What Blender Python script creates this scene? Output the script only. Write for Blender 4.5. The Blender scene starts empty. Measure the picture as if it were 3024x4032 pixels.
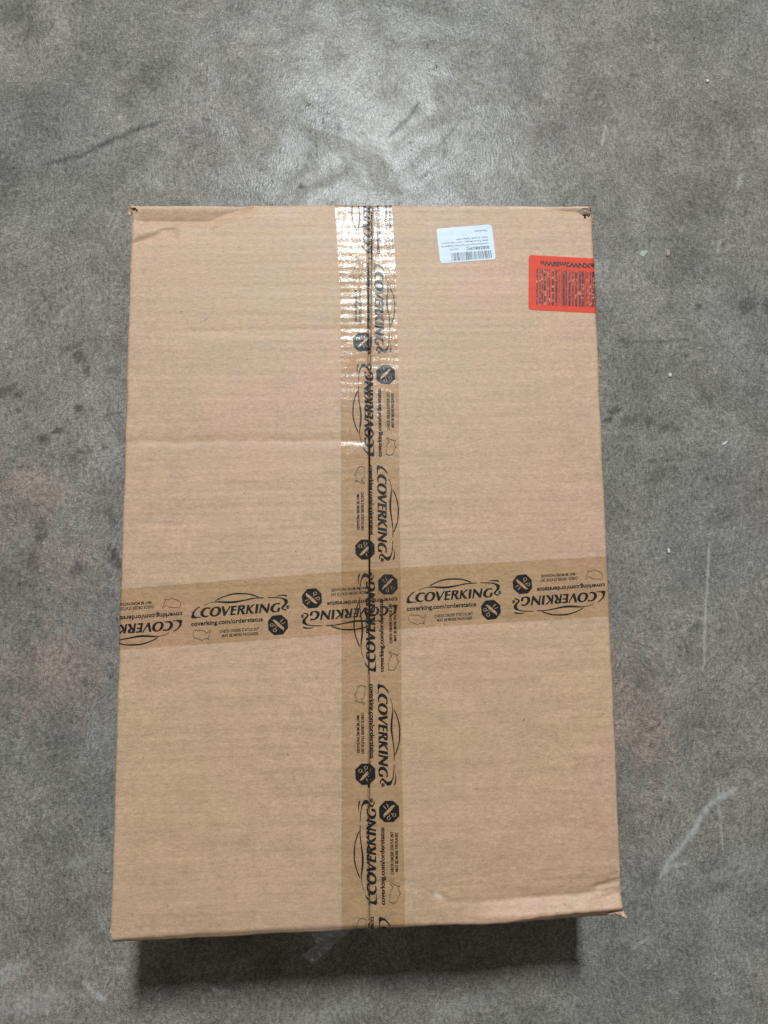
import bpy, bmesh, math, random
import numpy as np

scene = bpy.context.scene
# ------------------------------------------------------------------ camera
HB = 0.15                                   # height of the box (top face at z = HB)
cam_d = bpy.data.cameras.new('camera')
cam = bpy.data.objects.new('camera', cam_d)
scene.collection.objects.link(cam)
cam.location = (-0.0236, -0.0520, 0.7424 + HB)
cam.rotation_euler = (0.1169, -0.0516, -0.0153)
cam_d.sensor_fit = 'VERTICAL'
cam_d.sensor_height = 36.0
cam_d.sensor_width = 27.0
cam_d.lens = 27.04
cam_d.clip_start = 0.01
cam_d.clip_end = 100.0
scene.camera = cam
scene.render.resolution_x = 768
scene.render.resolution_y = 1024
# ------------------------------------------------------------------ world and lamp
world = bpy.data.worlds.new('World')
scene.world = world
world.use_nodes = True
wb = world.node_tree.nodes['Background']
wb.inputs['Color'].default_value = (1.0, 0.95, 0.89, 1)
wb.inputs['Strength'].default_value = 0.155
lamp_d = bpy.data.lights.new('ceiling_lamp', 'AREA')
lamp_d.shape = 'RECTANGLE'
lamp_d.size = 0.40
lamp_d.size_y = 0.72
lamp_d.energy = 296.0
lamp_d.color = (0.87, 0.955, 1.0)
lamp = bpy.data.objects.new('ceiling_lamp', lamp_d)
scene.collection.objects.link(lamp)
lamp.location = (0.20, 2.84, 4.00)
from mathutils import Vector
lamp.rotation_euler = Vector((-0.20, -2.84, -3.85)).to_track_quat('-Z', 'Y').to_euler()
# ------------------------------------------------------------------ exposure
vs = scene.view_settings
vs.view_transform = 'Standard'
vs.look = 'None'
vs.exposure = 0.0
vs.gamma = 1.0
vs.use_curve_mapping = False
scene.cycles.transparent_max_bounces = 24

random.seed(7)
rng = np.random.default_rng(11)
COL = scene.collection


# ------------------------------------------------------------------ small helpers
def fnoise(seed, n=7, lo=1.0, hi=8.0):
    """smooth random 2-D function made of sines, range about -1..1 (arguments in mm)"""
    r = np.random.default_rng(seed)
    k = np.exp(r.uniform(np.log(lo), np.log(hi), n))
    a = r.uniform(0, 2 * np.pi, n)
    p = r.uniform(0, 2 * np.pi, n)
    kx, ky = k * np.cos(a), k * np.sin(a)

    def f(x, y=0.0):
        s = 0
        for i in range(n):
            s = s + np.sin(kx[i] * x * .01 + ky[i] * y * .01 + p[i])
        return s / (n ** .5) / 1.2
    return f


def sstep(a, b, x):
    t = np.clip((x - a) / (b - a), 0, 1)
    return t * t * (3 - 2 * t)


def link(name, mesh, mat=None, parent=None, smooth=True):
    o = bpy.data.objects.new(name, mesh)
    COL.objects.link(o)
    if mat is not None:
        mesh.materials.clear()
        mesh.materials.append(mat)
    if parent is not None:
        o.parent = parent
    if smooth and len(mesh.polygons):
        mesh.polygons.foreach_set('use_smooth', np.ones(len(mesh.polygons), bool))
    return o


def mesh_pydata(name, verts, faces):
    m = bpy.data.meshes.new(name)
    m.from_pydata([tuple(v) for v in verts], [], faces)
    m.validate()
    m.update()
    return m


def grid_mesh(name, P, keep=None, flip=False):
    """P: array rows x cols x 3 (metres)"""
    r, c = P.shape[:2]
    idx = np.arange(r * c).reshape(r, c)
    q = np.stack([idx[:-1, :-1], idx[:-1, 1:], idx[1:, 1:], idx[1:, :-1]], -1)
    if keep is not None:
        q = q[keep]
    q = q.reshape(-1, 4)
    if flip:
        q = q[:, ::-1]
    m = bpy.data.meshes.new(name)
    n = len(q)
    m.vertices.add(r * c)
    m.vertices.foreach_set('co', P.reshape(-1).astype(np.float32))
    m.loops.add(n * 4)
    m.loops.foreach_set('vertex_index', q.reshape(-1).astype(np.int32))
    m.polygons.add(n)
    m.polygons.foreach_set('loop_start', np.arange(0, n * 4, 4, dtype=np.int32))
    m.update(calc_edges=True)
    m.validate()
    return m


# ------------------------------------------------------------------ materials
def new_mat(name):
    m = bpy.data.materials.new(name)
    m.use_nodes = True
    nt = m.node_tree
    nt.nodes.clear()
    return m, nt


class NT:
    """thin wrapper to write node trees compactly"""
    def __init__(s, nt):
        s.nt = nt

    def n(s, t, **kw):
        nd = s.nt.nodes.new(t)
        for k, v in kw.items():
            if k.startswith('i_'):
                key = k[2:].replace('_', ' ')
                s.put(nd.inputs[key], v)
            else:
                setattr(nd, k, v)
        return nd

    def put(s, sock, v):
        if isinstance(v, bpy.types.NodeSocket):
            s.nt.links.new(v, sock)
        else:
            sock.default_value = v

    def math(s, op, a, b=0.0, c=None, clamp=False):
        nd = s.nt.nodes.new('ShaderNodeMath')
        nd.operation = op
        nd.use_clamp = clamp
        s.put(nd.inputs[0], a)
        s.put(nd.inputs[1], b)
        if c is not None:
            s.put(nd.inputs[2], c)
        return nd.outputs[0]

    def noise(s, vec, scale, detail=4.0, rough=0.55, dist=0.0):
        nd = s.n('ShaderNodeTexNoise')
        s.put(nd.inputs['Vector'], vec)
        nd.inputs['Scale'].default_value = scale
        nd.inputs['Detail'].default_value = detail
        nd.inputs['Roughness'].default_value = rough
        nd.inputs['Distortion'].default_value = dist
        return nd

    def map(s, vec, scale=(1, 1, 1), loc=(0, 0, 0), rot=(0, 0, 0)):
        nd = s.n('ShaderNodeMapping')
        s.put(nd.inputs['Vector'], vec)
        nd.inputs['Scale'].default_value = scale
        nd.inputs['Location'].default_value = loc
        nd.inputs['Rotation'].default_value = rot
        return nd.outputs[0]

    def rng(s, v, a, b, c=0.0, d=1.0, clamp=True):
        nd = s.n('ShaderNodeMapRange')
        nd.clamp = clamp
        s.put(nd.inputs['Value'], v)
        for k, x in zip(('From Min', 'From Max', 'To Min', 'To Max'), (a, b, c, d)):
            s.put(nd.inputs[k], x)
        return nd.outputs[0]

    def mix(s, fac, a, b, mode='MIX'):
        nd = s.n('ShaderNodeMix', data_type='RGBA', blend_type=mode)
        s.put(nd.inputs[0], fac)
        for i, v in ((6, a), (7, b)):
            s.put(nd.inputs[i], v if isinstance(v, bpy.types.NodeSocket) else tuple(v) + (1.0,) * (4 - len(v)))
        return nd.outputs[2]

    def bump(s, h, strength, dist, normal=None):
        nd = s.n('ShaderNodeBump')
        s.put(nd.inputs['Height'], h)
        s.put(nd.inputs['Strength'], strength)
        nd.inputs['Distance'].default_value = dist
        if normal is not None:
            s.put(nd.inputs['Normal'], normal)
        return nd.outputs[0]

    def out(s, sh):
        o = s.n('ShaderNodeOutputMaterial')
        s.nt.links.new(sh, o.inputs['Surface'])

    def principled(s, col, rough, normal=None, spec=0.5, **kw):
        nd = s.n('ShaderNodeBsdfPrincipled')
        s.put(nd.inputs['Base Color'], col if isinstance(col, bpy.types.NodeSocket) else tuple(col) + (1.0,) * (4 - len(col)))
        s.put(nd.inputs['Roughness'], rough)
        s.put(nd.inputs['Specular IOR Level'], spec)
        if normal is not None:
            s.put(nd.inputs['Normal'], normal)
        for k, v in kw.items():
            s.put(nd.inputs[k.replace('_', ' ')], v)
        return nd.outputs[0]


def mat_concrete():
    m, nt = new_mat('concrete')
    t = NT(nt)
    co = t.n('ShaderNodeTexCoord').outputs['Object']
    warp = t.noise(co, 9, 3, .5)
    cow = t.n('ShaderNodeVectorMath', operation='MULTIPLY_ADD')
    t.put(cow.inputs[0], warp.outputs['Color'])
    cow.inputs[1].default_value = (.05, .05, 0)
    t.put(cow.inputs[2], co)
    cw = cow.outputs[0]
    big = t.noise(cw, 2.6, 4, .55).outputs['Fac']
    mid = t.noise(cw, 15, 5, .62).outputs['Fac']
    # fibrous trowelled grain: two stretched noises running different ways
    g1 = t.noise(t.map(cw, (1, .55, 1), rot=(0, 0, .5)), 300, 3, .62, .6).outputs['Fac']
    g2 = t.noise(t.map(cw, (.55, 1, 1), rot=(0, 0, -.35)), 430, 3, .6, .8).outputs['Fac']
    g3 = t.noise(co, 760, 2, .6).outputs['Fac']
    base = t.mix(t.rng(big, .3, .7), (.163, .151, .129), (.216, .198, .172))
    # faint tints of the slab: greenish, pinkish, bluish areas
    tg = t.noise(t.map(cw, loc=(3.1, 1.7, 0)), 3.4, 3, .5).outputs['Fac']
    tp = t.noise(t.map(cw, loc=(-2.3, 5.9, 0)), 3.0, 3, .5).outputs['Fac']
    base = t.mix(t.math('MULTIPLY', t.rng(tg, .48, .68), .55), base, (.172, .164, .136))
    base = t.mix(t.math('MULTIPLY', t.rng(tp, .52, .68), .50), base, (.212, .172, .150))
    base = t.mix(t.math('MULTIPLY', t.rng(tp, .46, .34), .45), base, (.176, .164, .160))
    k = t.math('MULTIPLY_ADD', t.math('SUBTRACT', mid, .5), 1.15, 1.0)
    blo = t.noise(t.map(cw, loc=(1.3, -.7, 0)), 55, 4, .68, .4).outputs['Fac']
    k = t.math('MULTIPLY', k, t.math('MULTIPLY_ADD', t.math('SUBTRACT', blo, .5), .75, 1.0))
    k = t.math('MULTIPLY', k, t.math('MULTIPLY_ADD', t.math('SUBTRACT', g1, .5), 1.6, 1.0))
    k = t.math('MULTIPLY', k, t.math('MULTIPLY_ADD', t.math('SUBTRACT', g2, .5), 1.6, 1.0))
    k = t.math('MULTIPLY', k, t.math('MULTIPLY_ADD', t.math('SUBTRACT', g3, .5), 2.0, 1.0))
    ru = t.n('ShaderNodeAttribute', attribute_name='rust').outputs['Fac']
    base = t.mix(t.math('MULTIPLY', ru, t.rng(mid, .3, .65, .35, 1.0)), base, (.222, .170, .140))
    # dark pits and pale grains
    pits = t.noise(cw, 95, 3, .7).outputs['Fac']
    pm = t.math('MULTIPLY', t.rng(pits, .36, .27), t.rng(mid, .56, .42))
    k = t.math('MULTIPLY', k, t.math('MULTIPLY_ADD', pm, -.55, 1.0))
    gl = t.noise(t.map(co, loc=(7, 2, 0)), 300, 1, .5).outputs['Fac']
    glm = t.math('MULTIPLY', t.rng(gl, .76, .82), t.rng(big, .42, .55))
    # wear stored on the slab: scuffs, scratches and stains with shapes of their own
    dk = t.n('ShaderNodeAttribute', attribute_name='stain').outputs['Fac']
    lt = t.n('ShaderNodeAttribute', attribute_name='scuff').outputs['Fac']
    brk = t.rng(g1, .36, .56, .5, 1.0)
    k = t.math('MULTIPLY', k, t.math('MULTIPLY_ADD', t.math('MULTIPLY', dk, t.rng(mid, .3, .6, .7, 1.0)), -.72, 1.0))
    col = t.n('ShaderNodeVectorMath', operation='SCALE')
    t.put(col.inputs[0], base)
    t.put(col.inputs['Scale'], k)
    c = t.mix(t.math('MULTIPLY', lt, brk), col.outputs[0], (.40, .39, .365))
    c = t.mix(glm, c, (.42, .42, .40))
    rough = t.rng(mid, .3, .7, .245, .30)
    rough = t.math('ADD', rough, t.rng(big, .3, .7, -.01, .03))
    rough = t.math('ADD', rough, t.math('MULTIPLY', dk, .12))
    # trowel-polished patches among duller ones
    pol = t.noise(t.map(cw, loc=(.37, .52, 0)), 13, 5, .65, .5).outputs['Fac']
    # relief
    s1 = t.noise(t.map(cw, (1.0, .5, 1), rot=(0, 0, .12)), 400, 3, .6, .5).outputs['Fac']
    s2 = t.noise(cw, 40, 4, .6).outputs['Fac']
    h = t.math('ADD', t.math('MULTIPLY', s1, .55), t.math('MULTIPLY', s2, .5))
    h = t.math('SUBTRACT', h, t.math('MULTIPLY', pm, .5))
    nrm = t.bump(h, 0.46, 0.0011)
    sh = t.principled(c, rough, nrm, spec=t.math('MULTIPLY', t.rng(pol, .42, .54, .045, .135), t.rng(s2, .35, .62, .75, 1.2)))
    t.out(sh)
    return m


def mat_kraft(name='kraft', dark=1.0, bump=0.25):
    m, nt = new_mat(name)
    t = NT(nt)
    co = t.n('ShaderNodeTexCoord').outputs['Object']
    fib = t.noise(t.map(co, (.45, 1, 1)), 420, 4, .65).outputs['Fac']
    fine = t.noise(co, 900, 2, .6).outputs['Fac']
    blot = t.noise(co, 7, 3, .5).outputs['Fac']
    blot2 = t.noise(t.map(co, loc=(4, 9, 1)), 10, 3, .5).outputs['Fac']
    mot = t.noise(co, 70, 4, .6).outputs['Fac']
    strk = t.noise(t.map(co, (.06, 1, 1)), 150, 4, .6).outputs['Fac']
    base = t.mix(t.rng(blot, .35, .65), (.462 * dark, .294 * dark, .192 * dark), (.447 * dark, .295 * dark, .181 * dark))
    base = t.mix(t.math('MULTIPLY', t.rng(blot2, .5, .68), .6), base, (.492 * dark, .286 * dark, .204 * dark))
    k = t.math('MULTIPLY_ADD', t.math('SUBTRACT', fib, .5), .75, 1.0)
    k = t.math('MULTIPLY', k, t.math('MULTIPLY_ADD', t.math('SUBTRACT', fine, .5), .75, 1.0))
    k = t.math('MULTIPLY', k, t.math('MULTIPLY_ADD', t.math('SUBTRACT', mot, .5), .34, 1.0))
    k = t.math('MULTIPLY', k, t.math('MULTIPLY_ADD', t.math('SUBTRACT', strk, .5), .40, 1.0))
    sp = t.noise(t.map(co, loc=(1, 3, 5)), 190, 1, .5).outputs['Fac']
    k = t.math('MULTIPLY', k, t.math('MULTIPLY_ADD', t.rng(sp, .77, .83), -.45, 1.0))
    wear = t.n('ShaderNodeAttribute', attribute_name='wear').outputs['Fac']
    v = t.n('ShaderNodeVectorMath', operation='SCALE')
    t.put(v.inputs[0], base)
    t.put(v.inputs['Scale'], k)
    c = t.mix(wear, v.outputs[0], (.62, .48, .35))
    h = t.math('ADD', t.math('MULTIPLY', fib, .6), t.math('MULTIPLY', fine, .4))
    nrm = t.bump(h, bump, 0.0004)
    t.out(t.principled(c, t.rng(mot, .3, .7, .50, .62), nrm, spec=0.45))
    return m


def mat_film(name, tint, rough=0.20, wrinkle=0.46, gloss=0.85, haze=0.0):
    """clear packing tape: tinted transparent film with a glossy skin"""
    m, nt = new_mat(name)
    t = NT(nt)
    co = t.n('ShaderNodeTexCoord').outputs['Object']
    w1 = t.noise(t.map(co, (1, .25, 1), rot=(0, 0, .1)), 330, 3, .6, .6).outputs['Fac']
    w2 = t.noise(t.map(co, (.5, 1, 1)), 150, 3, .6, .8).outputs['Fac']
    w3 = t.noise(co, 900, 1, .5).outputs['Fac']
    h = t.math('ADD', t.math('MULTIPLY', w1, .8), t.math('ADD', t.math('MULTIPLY', w2, .6), t.math('MULTIPLY', w3, .15)))
    nrm = t.bump(h, wrinkle, 0.0012)
    bub = t.noise(co, 48, 4, .65).outputs['Fac']          # spots where the film is not stuck down
    tr = t.n('ShaderNodeBsdfTransparent')
    t.put(tr.inputs['Color'], t.mix(t.rng(bub, .42, .62), tint, tuple(min(1, x * 1.035) for x in tint)))
    gl = t.n('ShaderNodeBsdfGlossy')
    t.put(gl.inputs['Roughness'], t.rng(bub, .35, .65, rough * .8, rough * 1.35))
    gl.inputs['Color'].default_value = (1, 1, 1, 1)
    t.put(gl.inputs['Normal'], nrm)
    ge = t.n('ShaderNodeNewGeometry')
    dt = t.n('ShaderNodeVectorMath', operation='DOT_PRODUCT')
    nt.links.new(ge.outputs['Incoming'], dt.inputs[0])
    nt.links.new(ge.outputs['Normal'], dt.inputs[1])
    f5 = t.math('POWER', t.math('SUBTRACT', 1.0, t.math('ABSOLUTE', dt.outputs['Value']), clamp=True), 5.0)
    fac = t.math('MULTIPLY', t.math('MULTIPLY_ADD', f5, .5, .04), t.rng(bub, .40, .60, gloss * .35, gloss * 1.35))
    body = tr.outputs[0]
    if haze:
        df = t.n('ShaderNodeBsdfDiffuse')
        df.inputs['Color'].default_value = (.8, .8, .78, 1)
        hz = t.n('ShaderNodeMixShader')
        t.put(hz.inputs[0], t.rng(w2, .35, .65, haze * .5, haze * 1.5))
        nt.links.new(tr.outputs[0], hz.inputs[1])
        nt.links.new(df.outputs[0], hz.inputs[2])
        body = hz.outputs[0]
    ms = t.n('ShaderNodeMixShader')
    t.put(ms.inputs[0], fac)
    nt.links.new(body, ms.inputs[1])
    nt.links.new(gl.outputs[0], ms.inputs[2])
    t.out(ms.outputs[0])
    return m


def mat_ink(name, col, rough=0.36, wear=0.0, weared=(.5, .4, .3), bump=.3):
    m, nt = new_mat(name)
    t = NT(nt)
    co = t.n('ShaderNodeTexCoord').outputs['Object']
    n1 = t.noise(co, 350, 3, .7).outputs['Fac']
    n2 = t.noise(co, 90, 3, .6).outputs['Fac']
    c = t.mix(t.math('MULTIPLY', t.rng(n1, .45, .75), .4), col, tuple(min(1, x * 1.7 + .004) for x in col))
    if wear:
        c = t.mix(t.math('MULTIPLY', t.rng(t.math('ADD', n1, t.math('MULTIPLY', n2, .5)), .82 - wear * .2, .95 - wear * .2), .9), c, weared)
    w1 = t.noise(t.map(co, (1, .33, 1), rot=(0, 0, .1)), 420, 3, .6, .6).outputs['Fac']
    t.out(t.principled(c, rough, t.bump(w1, bump, .0008), spec=.3))
    return m


def mat_label(name, col, rough=.45, spots=None):
    m, nt = new_mat(name)
    t = NT(nt)
    co = t.n('ShaderNodeTexCoord').outputs['Object']
    n1 = t.noise(co, 120, 4, .6).outputs['Fac']
    c = t.mix(t.rng(n1, .3, .7), tuple(x * .94 for x in col), tuple(min(1, x * 1.05) for x in col))
    if spots:
        n2 = t.noise(t.map(co, (1, .6, 1)), 260, 3, .7).outputs['Fac']
        n3 = t.noise(co, 30, 2, .5).outputs['Fac']
        c = t.mix(t.math('MULTIPLY', t.rng(n2, .60, .68), t.rng(n3, .46, .6)), c, spots)
    t.out(t.principled(c, rough, t.bump(n1, .1, .0005), spec=.22))
    return m


M = {
    'concrete': mat_concrete(),
    'kraft': mat_kraft(),
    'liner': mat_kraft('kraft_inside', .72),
    'torn': mat_kraft('kraft_torn', 1.12, .8),
    'film': mat_film('tape_film', (.895, .860, .790)),
    'film_tail': mat_film('tape_film_loose', (.90, .89, .86), .3, .8, .6, .022),
    'ink': mat_ink('tape_ink', (.012, .0115, .010)),
    'ink_thin': mat_ink('tape_ink_thin', (.075, .050, .030)),
    'white_label': mat_label('white_label_paper', (.55, .63, .70)),
    'ink_label': mat_ink('label_ink', (.12, .13, .14), .5),
    'red_label': mat_label('red_label_paper', (.62, .058, .030), .6),
    'ink_red': mat_ink('red_label_ink', (.06, .022, .017), .5, .2, (.55, .22, .14)),
    'ink_red_text': mat_ink('red_label_lettering', (.03, .014, .012), .5),
    'chip': mat_label('pale_chip', (.34, .36, .31), .6),
    'chip_brown': mat_label('brown_chip', (.34, .24, .17), .6),
    'chip_white': mat_label('white_crumb', (.52, .52, .49), .6),
}

PRINT = {
 'logo': [
  [(-72.14,10.92),(-73.16,11.17),(-75,10.32),(-77.52,8.29),(-79.59,6.37),(-80.36,4.66),(-80.39,3.49),(-81.3,1.94),(-80.87,0.83),(-78.98,0.46),(-74.81,0.76),(-72.44,0.75),(-71.53,1.07),(-72.25,1.38),(-75.35,1.53),(-77.23,2.1),(-78.17,3.49),(-78.29,5.11),(-77.49,6.67),(-75.73,8.46),(-73.84,9.95)],
  [(-62.6,9.33),(-63.61,9.75),(-66.42,9.94),(-68.83,9.46),(-71.04,7.7),(-72.38,5.59),(-72.51,3.83),(-71.73,2.31),(-70.33,1.19),(-68.29,0.76),(-66.2,0.91),(-64.33,2.1),(-64.61,2.41),(-66.12,1.99),(-67.89,2.11),(-69.02,2.86),(-69.52,4.22),(-69.24,5.96),(-68.07,7.79),(-66.51,8.71),(-64.72,8.83),(-63.44,8.06),(-63,8.03)],
  [(-57.8,9.89),(-55.43,9.87),(-53.42,8.85),(-52.51,7.17),(-52.81,5.13),(-53.86,3.15),(-56.06,1.53),(-58.49,0.82),(-60.85,0.98),(-62.86,2),(-63.76,3.82),(-63.46,5.86),(-62.12,7.83),(-60.23,9.32)],
  [(-57.88,8.95),(-56.41,8.62),(-55.49,7.08),(-55.62,5.33),(-56.67,3.34),(-58.1,2.11),(-59.88,2.09),(-61,3.05),(-61.01,4.81),(-60.12,6.81),(-58.95,8.49)],
  [(-52.09,9.85),(-50.07,9.89),(-48.56,4.26),(-45.41,8.46),(-45.01,9.76),(-43.58,9.81),(-44.22,8.38),(-47.94,2.74),(-48.96,1.05),(-50.9,1.03),(-51.07,2.66),(-51.87,7.72)],
  [(-43.08,9.63),(-37.56,9.69),(-37.51,8.51),(-40.64,8.43),(-41.1,6.4),(-38.27,6.35),(-38.66,5.2),(-41.49,5.25),(-42.16,2.35),(-39.04,2.28),(-39.28,1.12),(-44.65,1.05),(-43.76,4.81)],
  [(-36.37,9.61),(-33.5,9.71),(-31.12,9.61),(-29.98,8.94),(-30.01,7.41),(-30.95,6.15),(-32.34,5.56),(-31.45,3.53),(-30.01,1.08),(-33.15,1),(-34.39,4.17),(-34.87,5.62),(-35.09,5.4),(-36.28,1),(-38.09,1.01),(-37.35,4.37)],
  [(-33.88,8.62),(-32.7,8.48),(-32.47,7.58),(-33.16,6.51),(-34.35,6.53),(-34.2,7.7)],
  [(-28.14,9.5),(-25.6,9.47),(-26.43,6.58),(-23.05,9.6),(-20.62,10.02),(-20.97,9.45),(-25.27,6.2),(-23.85,3.45),(-21.8,1.1),(-24.93,1.17),(-26.39,3.33),(-27.14,5.15),(-27.91,1.23),(-29.82,1.15),(-28.93,5.27)],
  [(-19.6,9.75),(-16.9,9.83),(-18.82,0.99),(-21.21,1)],
  [(-15.54,9.97),(-13.75,9.85),(-9.7,4.56),(-8.22,9.63),(-6.41,9.8),(-7.39,5.28),(-8.65,0.94),(-10.16,0.81),(-14.33,6.49),(-15.83,0.99),(-17.47,0.96),(-16.2,5.59)],
  [(3.14,9.15),(2.41,9.41),(-0.28,9.53),(-3.04,8.83),(-5.29,7.06),(-6.52,4.93),(-6.39,2.86),(-5.16,1.44),(-3.42,0.82),(-1.02,0.87),(2.03,1.4),(3.09,5.02),(0.69,5.03),(0.46,4.16),(-0.02,1.98),(-1.24,1.77),(-2.99,2.33),(-3.61,3.85),(-3.14,5.88),(-1.64,7.7),(0.23,8.46),(1.69,8.07),(2.25,7.59)],
  [(11.69,4.88),(11.51,4.27),(11.11,3.76),(10.55,3.45),(9.91,3.37),(9.29,3.54),(8.79,3.92),(8.48,4.47),(8.41,5.1),(8.59,5.71),(8.99,6.21),(9.55,6.52),(10.19,6.61),(10.81,6.44),(11.31,6.05),(11.62,5.5)],
  [(11.24,4.91),(11.11,4.46),(10.82,4.1),(10.41,3.87),(9.95,3.81),(9.5,3.93),(9.13,4.21),(8.91,4.61),(8.86,5.07),(8.98,5.51),(9.28,5.88),(9.69,6.11),(10.15,6.16),(10.6,6.04),(10.97,5.76),(11.19,5.36)],
  [(9.46,5.77),(10.51,5.78),(10.76,5.23),(10.36,4.79),(10.81,4.05),(10.3,4.02),(9.91,4.7),(9.76,4.12),(9.26,4.15)],
 ],
 'car': [
  [(-8.91,15.74),(-3.99,15.41),(0.2,15.19),(4.64,14.39),(7.56,13.45),(9.87,12.25),(10.7,10.72),(10.16,8.68),(8.5,6.87),(6.58,5.52),(5.72,4.25),(6.11,3.48),(8.16,2.9),(9.07,2.98),(8.52,1.84),(6.59,2.12),(4.6,3.44),(3.92,4.22),(4.17,5.39),(5.47,6.63),(7.13,8.44),(7.31,10.5),(6.54,12.03),(5.13,13.17),(2.21,14.1),(-2.86,14.59),(-7.33,14.98)],
  [(-0.77,16.23),(3.06,17.01),(6.37,17.09),(8.76,16.87),(10.44,15.48),(9.8,14.93),(8.34,15.47),(5.68,16.09),(2.99,16.28)],
  [(-58.42,15.53),(-56.7,16.59),(-53.91,18.03),(-49.63,19.51),(-45.05,20.83),(-39.92,21.52),(-35.25,21.51),(-29.31,20.96),(-25.48,20.26),(-21.11,18.78),(-17.05,17.03),(-17.06,16.23),(-18,16.5),(-21.2,17.6),(-25.56,19.23),(-29.4,19.93),(-35.36,20.18),(-40.01,20.35),(-44.53,19.76),(-48.78,18.86),(-52.76,17.51),(-55.85,16.09),(-57.37,15.61)],
  [(-68.48,12.23),(-66.19,13.11),(-63.44,14.1),(-60.42,14.63),(-56.53,14.96),(-52.96,14.87),(-48.53,14.42),(-44.08,14.12),(-38.11,14.16),(-35.82,14.3),(-32.81,14.63),(-28.89,15.01),(-23.75,15.7),(-18.94,15.97),(-17.13,16.09),(-11.77,15.64),(-11.67,15.04),(-16.61,15.07),(-19,15.24),(-23.23,14.78),(-28.97,13.99),(-35.94,12.83),(-39.74,12.35),(-44.21,12.36),(-48.65,12.8),(-53.06,13.54),(-56.6,14.08),(-60.16,14.17),(-63.77,13.68),(-66.22,12.67),(-68.06,11.91)],
 ],
 'octagon': [
  [(-4.73,-2.17),(3.82,-2.02),(9.35,-7.41),(9.4,-14.63),(4.28,-20.29),(-4.12,-20.59),(-9.33,-15.09),(-9.24,-6.79)],
  [(-5.41,-6.62),(-4.31,-6.03),(-2.81,-5.99),(-1.4,-6.97),(0.55,-8.72),(1.92,-10.28),(3.71,-12.03),(5.21,-13.75),(5.76,-15.25),(5.26,-16.69),(4.71,-17.02),(4.28,-15.89),(3.02,-14.92),(1.05,-13.46),(-0.47,-11.88),(-2.11,-10.15),(-3.21,-8.9),(-3.54,-7.55),(-4.28,-7.5)],
  [(1.57,-9.08),(2.75,-7.55),(4.38,-6.04),(5.61,-5.68),(4.73,-7.09),(3.29,-8.17),(2.14,-9.42)],
  [(3.21,-10.08),(4.98,-9.47),(7.14,-8.73),(7.25,-9.18),(5.51,-10.24),(3.67,-10.77)],
  [(-3.88,-11.21),(-2.1,-10.82),(-1.99,-11.34),(-3.93,-12.16)],
  [(-2.8,-13.85),(-1.38,-12.12),(-0.88,-12.37),(-2.13,-14.19)],
  [(-3.95,-10.98),(-4.11,-11.58),(-4.47,-12.1),(-4.99,-12.46),(-5.6,-12.63),(-6.23,-12.59),(-6.8,-12.34),(-7.25,-11.91),(-7.52,-11.35),(-7.58,-10.73),(-7.42,-10.13),(-7.06,-9.62),(-6.54,-9.25),(-5.93,-9.08),(-5.3,-9.12),(-4.73,-9.38),(-4.28,-9.81),(-4.01,-10.37)],
  [(-4.72,-10.93),(-4.81,-11.27),(-5.02,-11.57),(-5.32,-11.78),(-5.67,-11.88),(-6.03,-11.85),(-6.36,-11.71),(-6.62,-11.46),(-6.77,-11.14),(-6.8,-10.79),(-6.71,-10.44),(-6.5,-10.14),(-6.21,-9.94),(-5.86,-9.84),(-5.5,-9.86),(-5.17,-10.01),(-4.91,-10.25),(-4.76,-10.57)],
  [(-1.32,-15.94),(-1.48,-16.56),(-1.86,-17.09),(-2.39,-17.47),(-3.02,-17.64),(-3.67,-17.6),(-4.26,-17.34),(-4.72,-16.89),(-5,-16.32),(-5.06,-15.68),(-4.9,-15.06),(-4.53,-14.53),(-3.99,-14.15),(-3.36,-13.98),(-2.71,-14.02),(-2.12,-14.28),(-1.66,-14.73),(-1.38,-15.3)],
  [(-2.09,-15.89),(-2.19,-16.25),(-2.41,-16.56),(-2.72,-16.78),(-3.09,-16.89),(-3.47,-16.86),(-3.82,-16.71),(-4.09,-16.44),(-4.26,-16.11),(-4.29,-15.73),(-4.19,-15.37),(-3.97,-15.06),(-3.66,-14.84),(-3.29,-14.73),(-2.91,-14.76),(-2.56,-14.91),(-2.29,-15.17),(-2.13,-15.51)],
 ],
 'map': [
  [(-80.13,-15.28),(-79.93,-13.69),(-79.55,-11.79),(-78.81,-10.56),(-77.22,-10.99),(-74.79,-11.16),(-70.76,-11.6),(-69.17,-12.19),(-68.23,-12.66),(-68.53,-13.44),(-67.47,-13.43),(-66.9,-14.44),(-65.87,-13.7),(-64.79,-12.33),(-63.56,-11.13),(-62.83,-12.31),(-63.4,-13.39),(-64.44,-14.29),(-64.76,-16.35),(-65.52,-17.74),(-66.14,-18.5),(-65.81,-19.49),(-65.3,-20.32),(-66.03,-20.27),(-66.61,-19.27),(-68.88,-19.27),(-70.87,-19.77),(-72.11,-21.13),(-72.84,-19.96),(-74.57,-19.2),(-75.99,-18.62),(-78.51,-17.64),(-79.71,-16.27)],
 ],
}


# ------------------------------------------------------------------ floor
def seg_dist(X, Y, pts):
    d = np.full(X.shape, 1e9)
    tt = np.zeros(X.shape)
    n = len(pts) - 1
    for i in range(n):
        (ax, ay), (bx, by) = pts[i], pts[i + 1]
        vx, vy = bx - ax, by - ay
        t = np.clip(((X - ax) * vx + (Y - ay) * vy) / (vx * vx + vy * vy + 1e-9), 0, 1)
        dd = np.hypot(X - ax - t * vx, Y - ay - t * vy)
        m = dd < d
        d = np.where(m, dd, d)
        tt = np.where(m, (i + t) / n, tt)
    return d, tt


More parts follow.
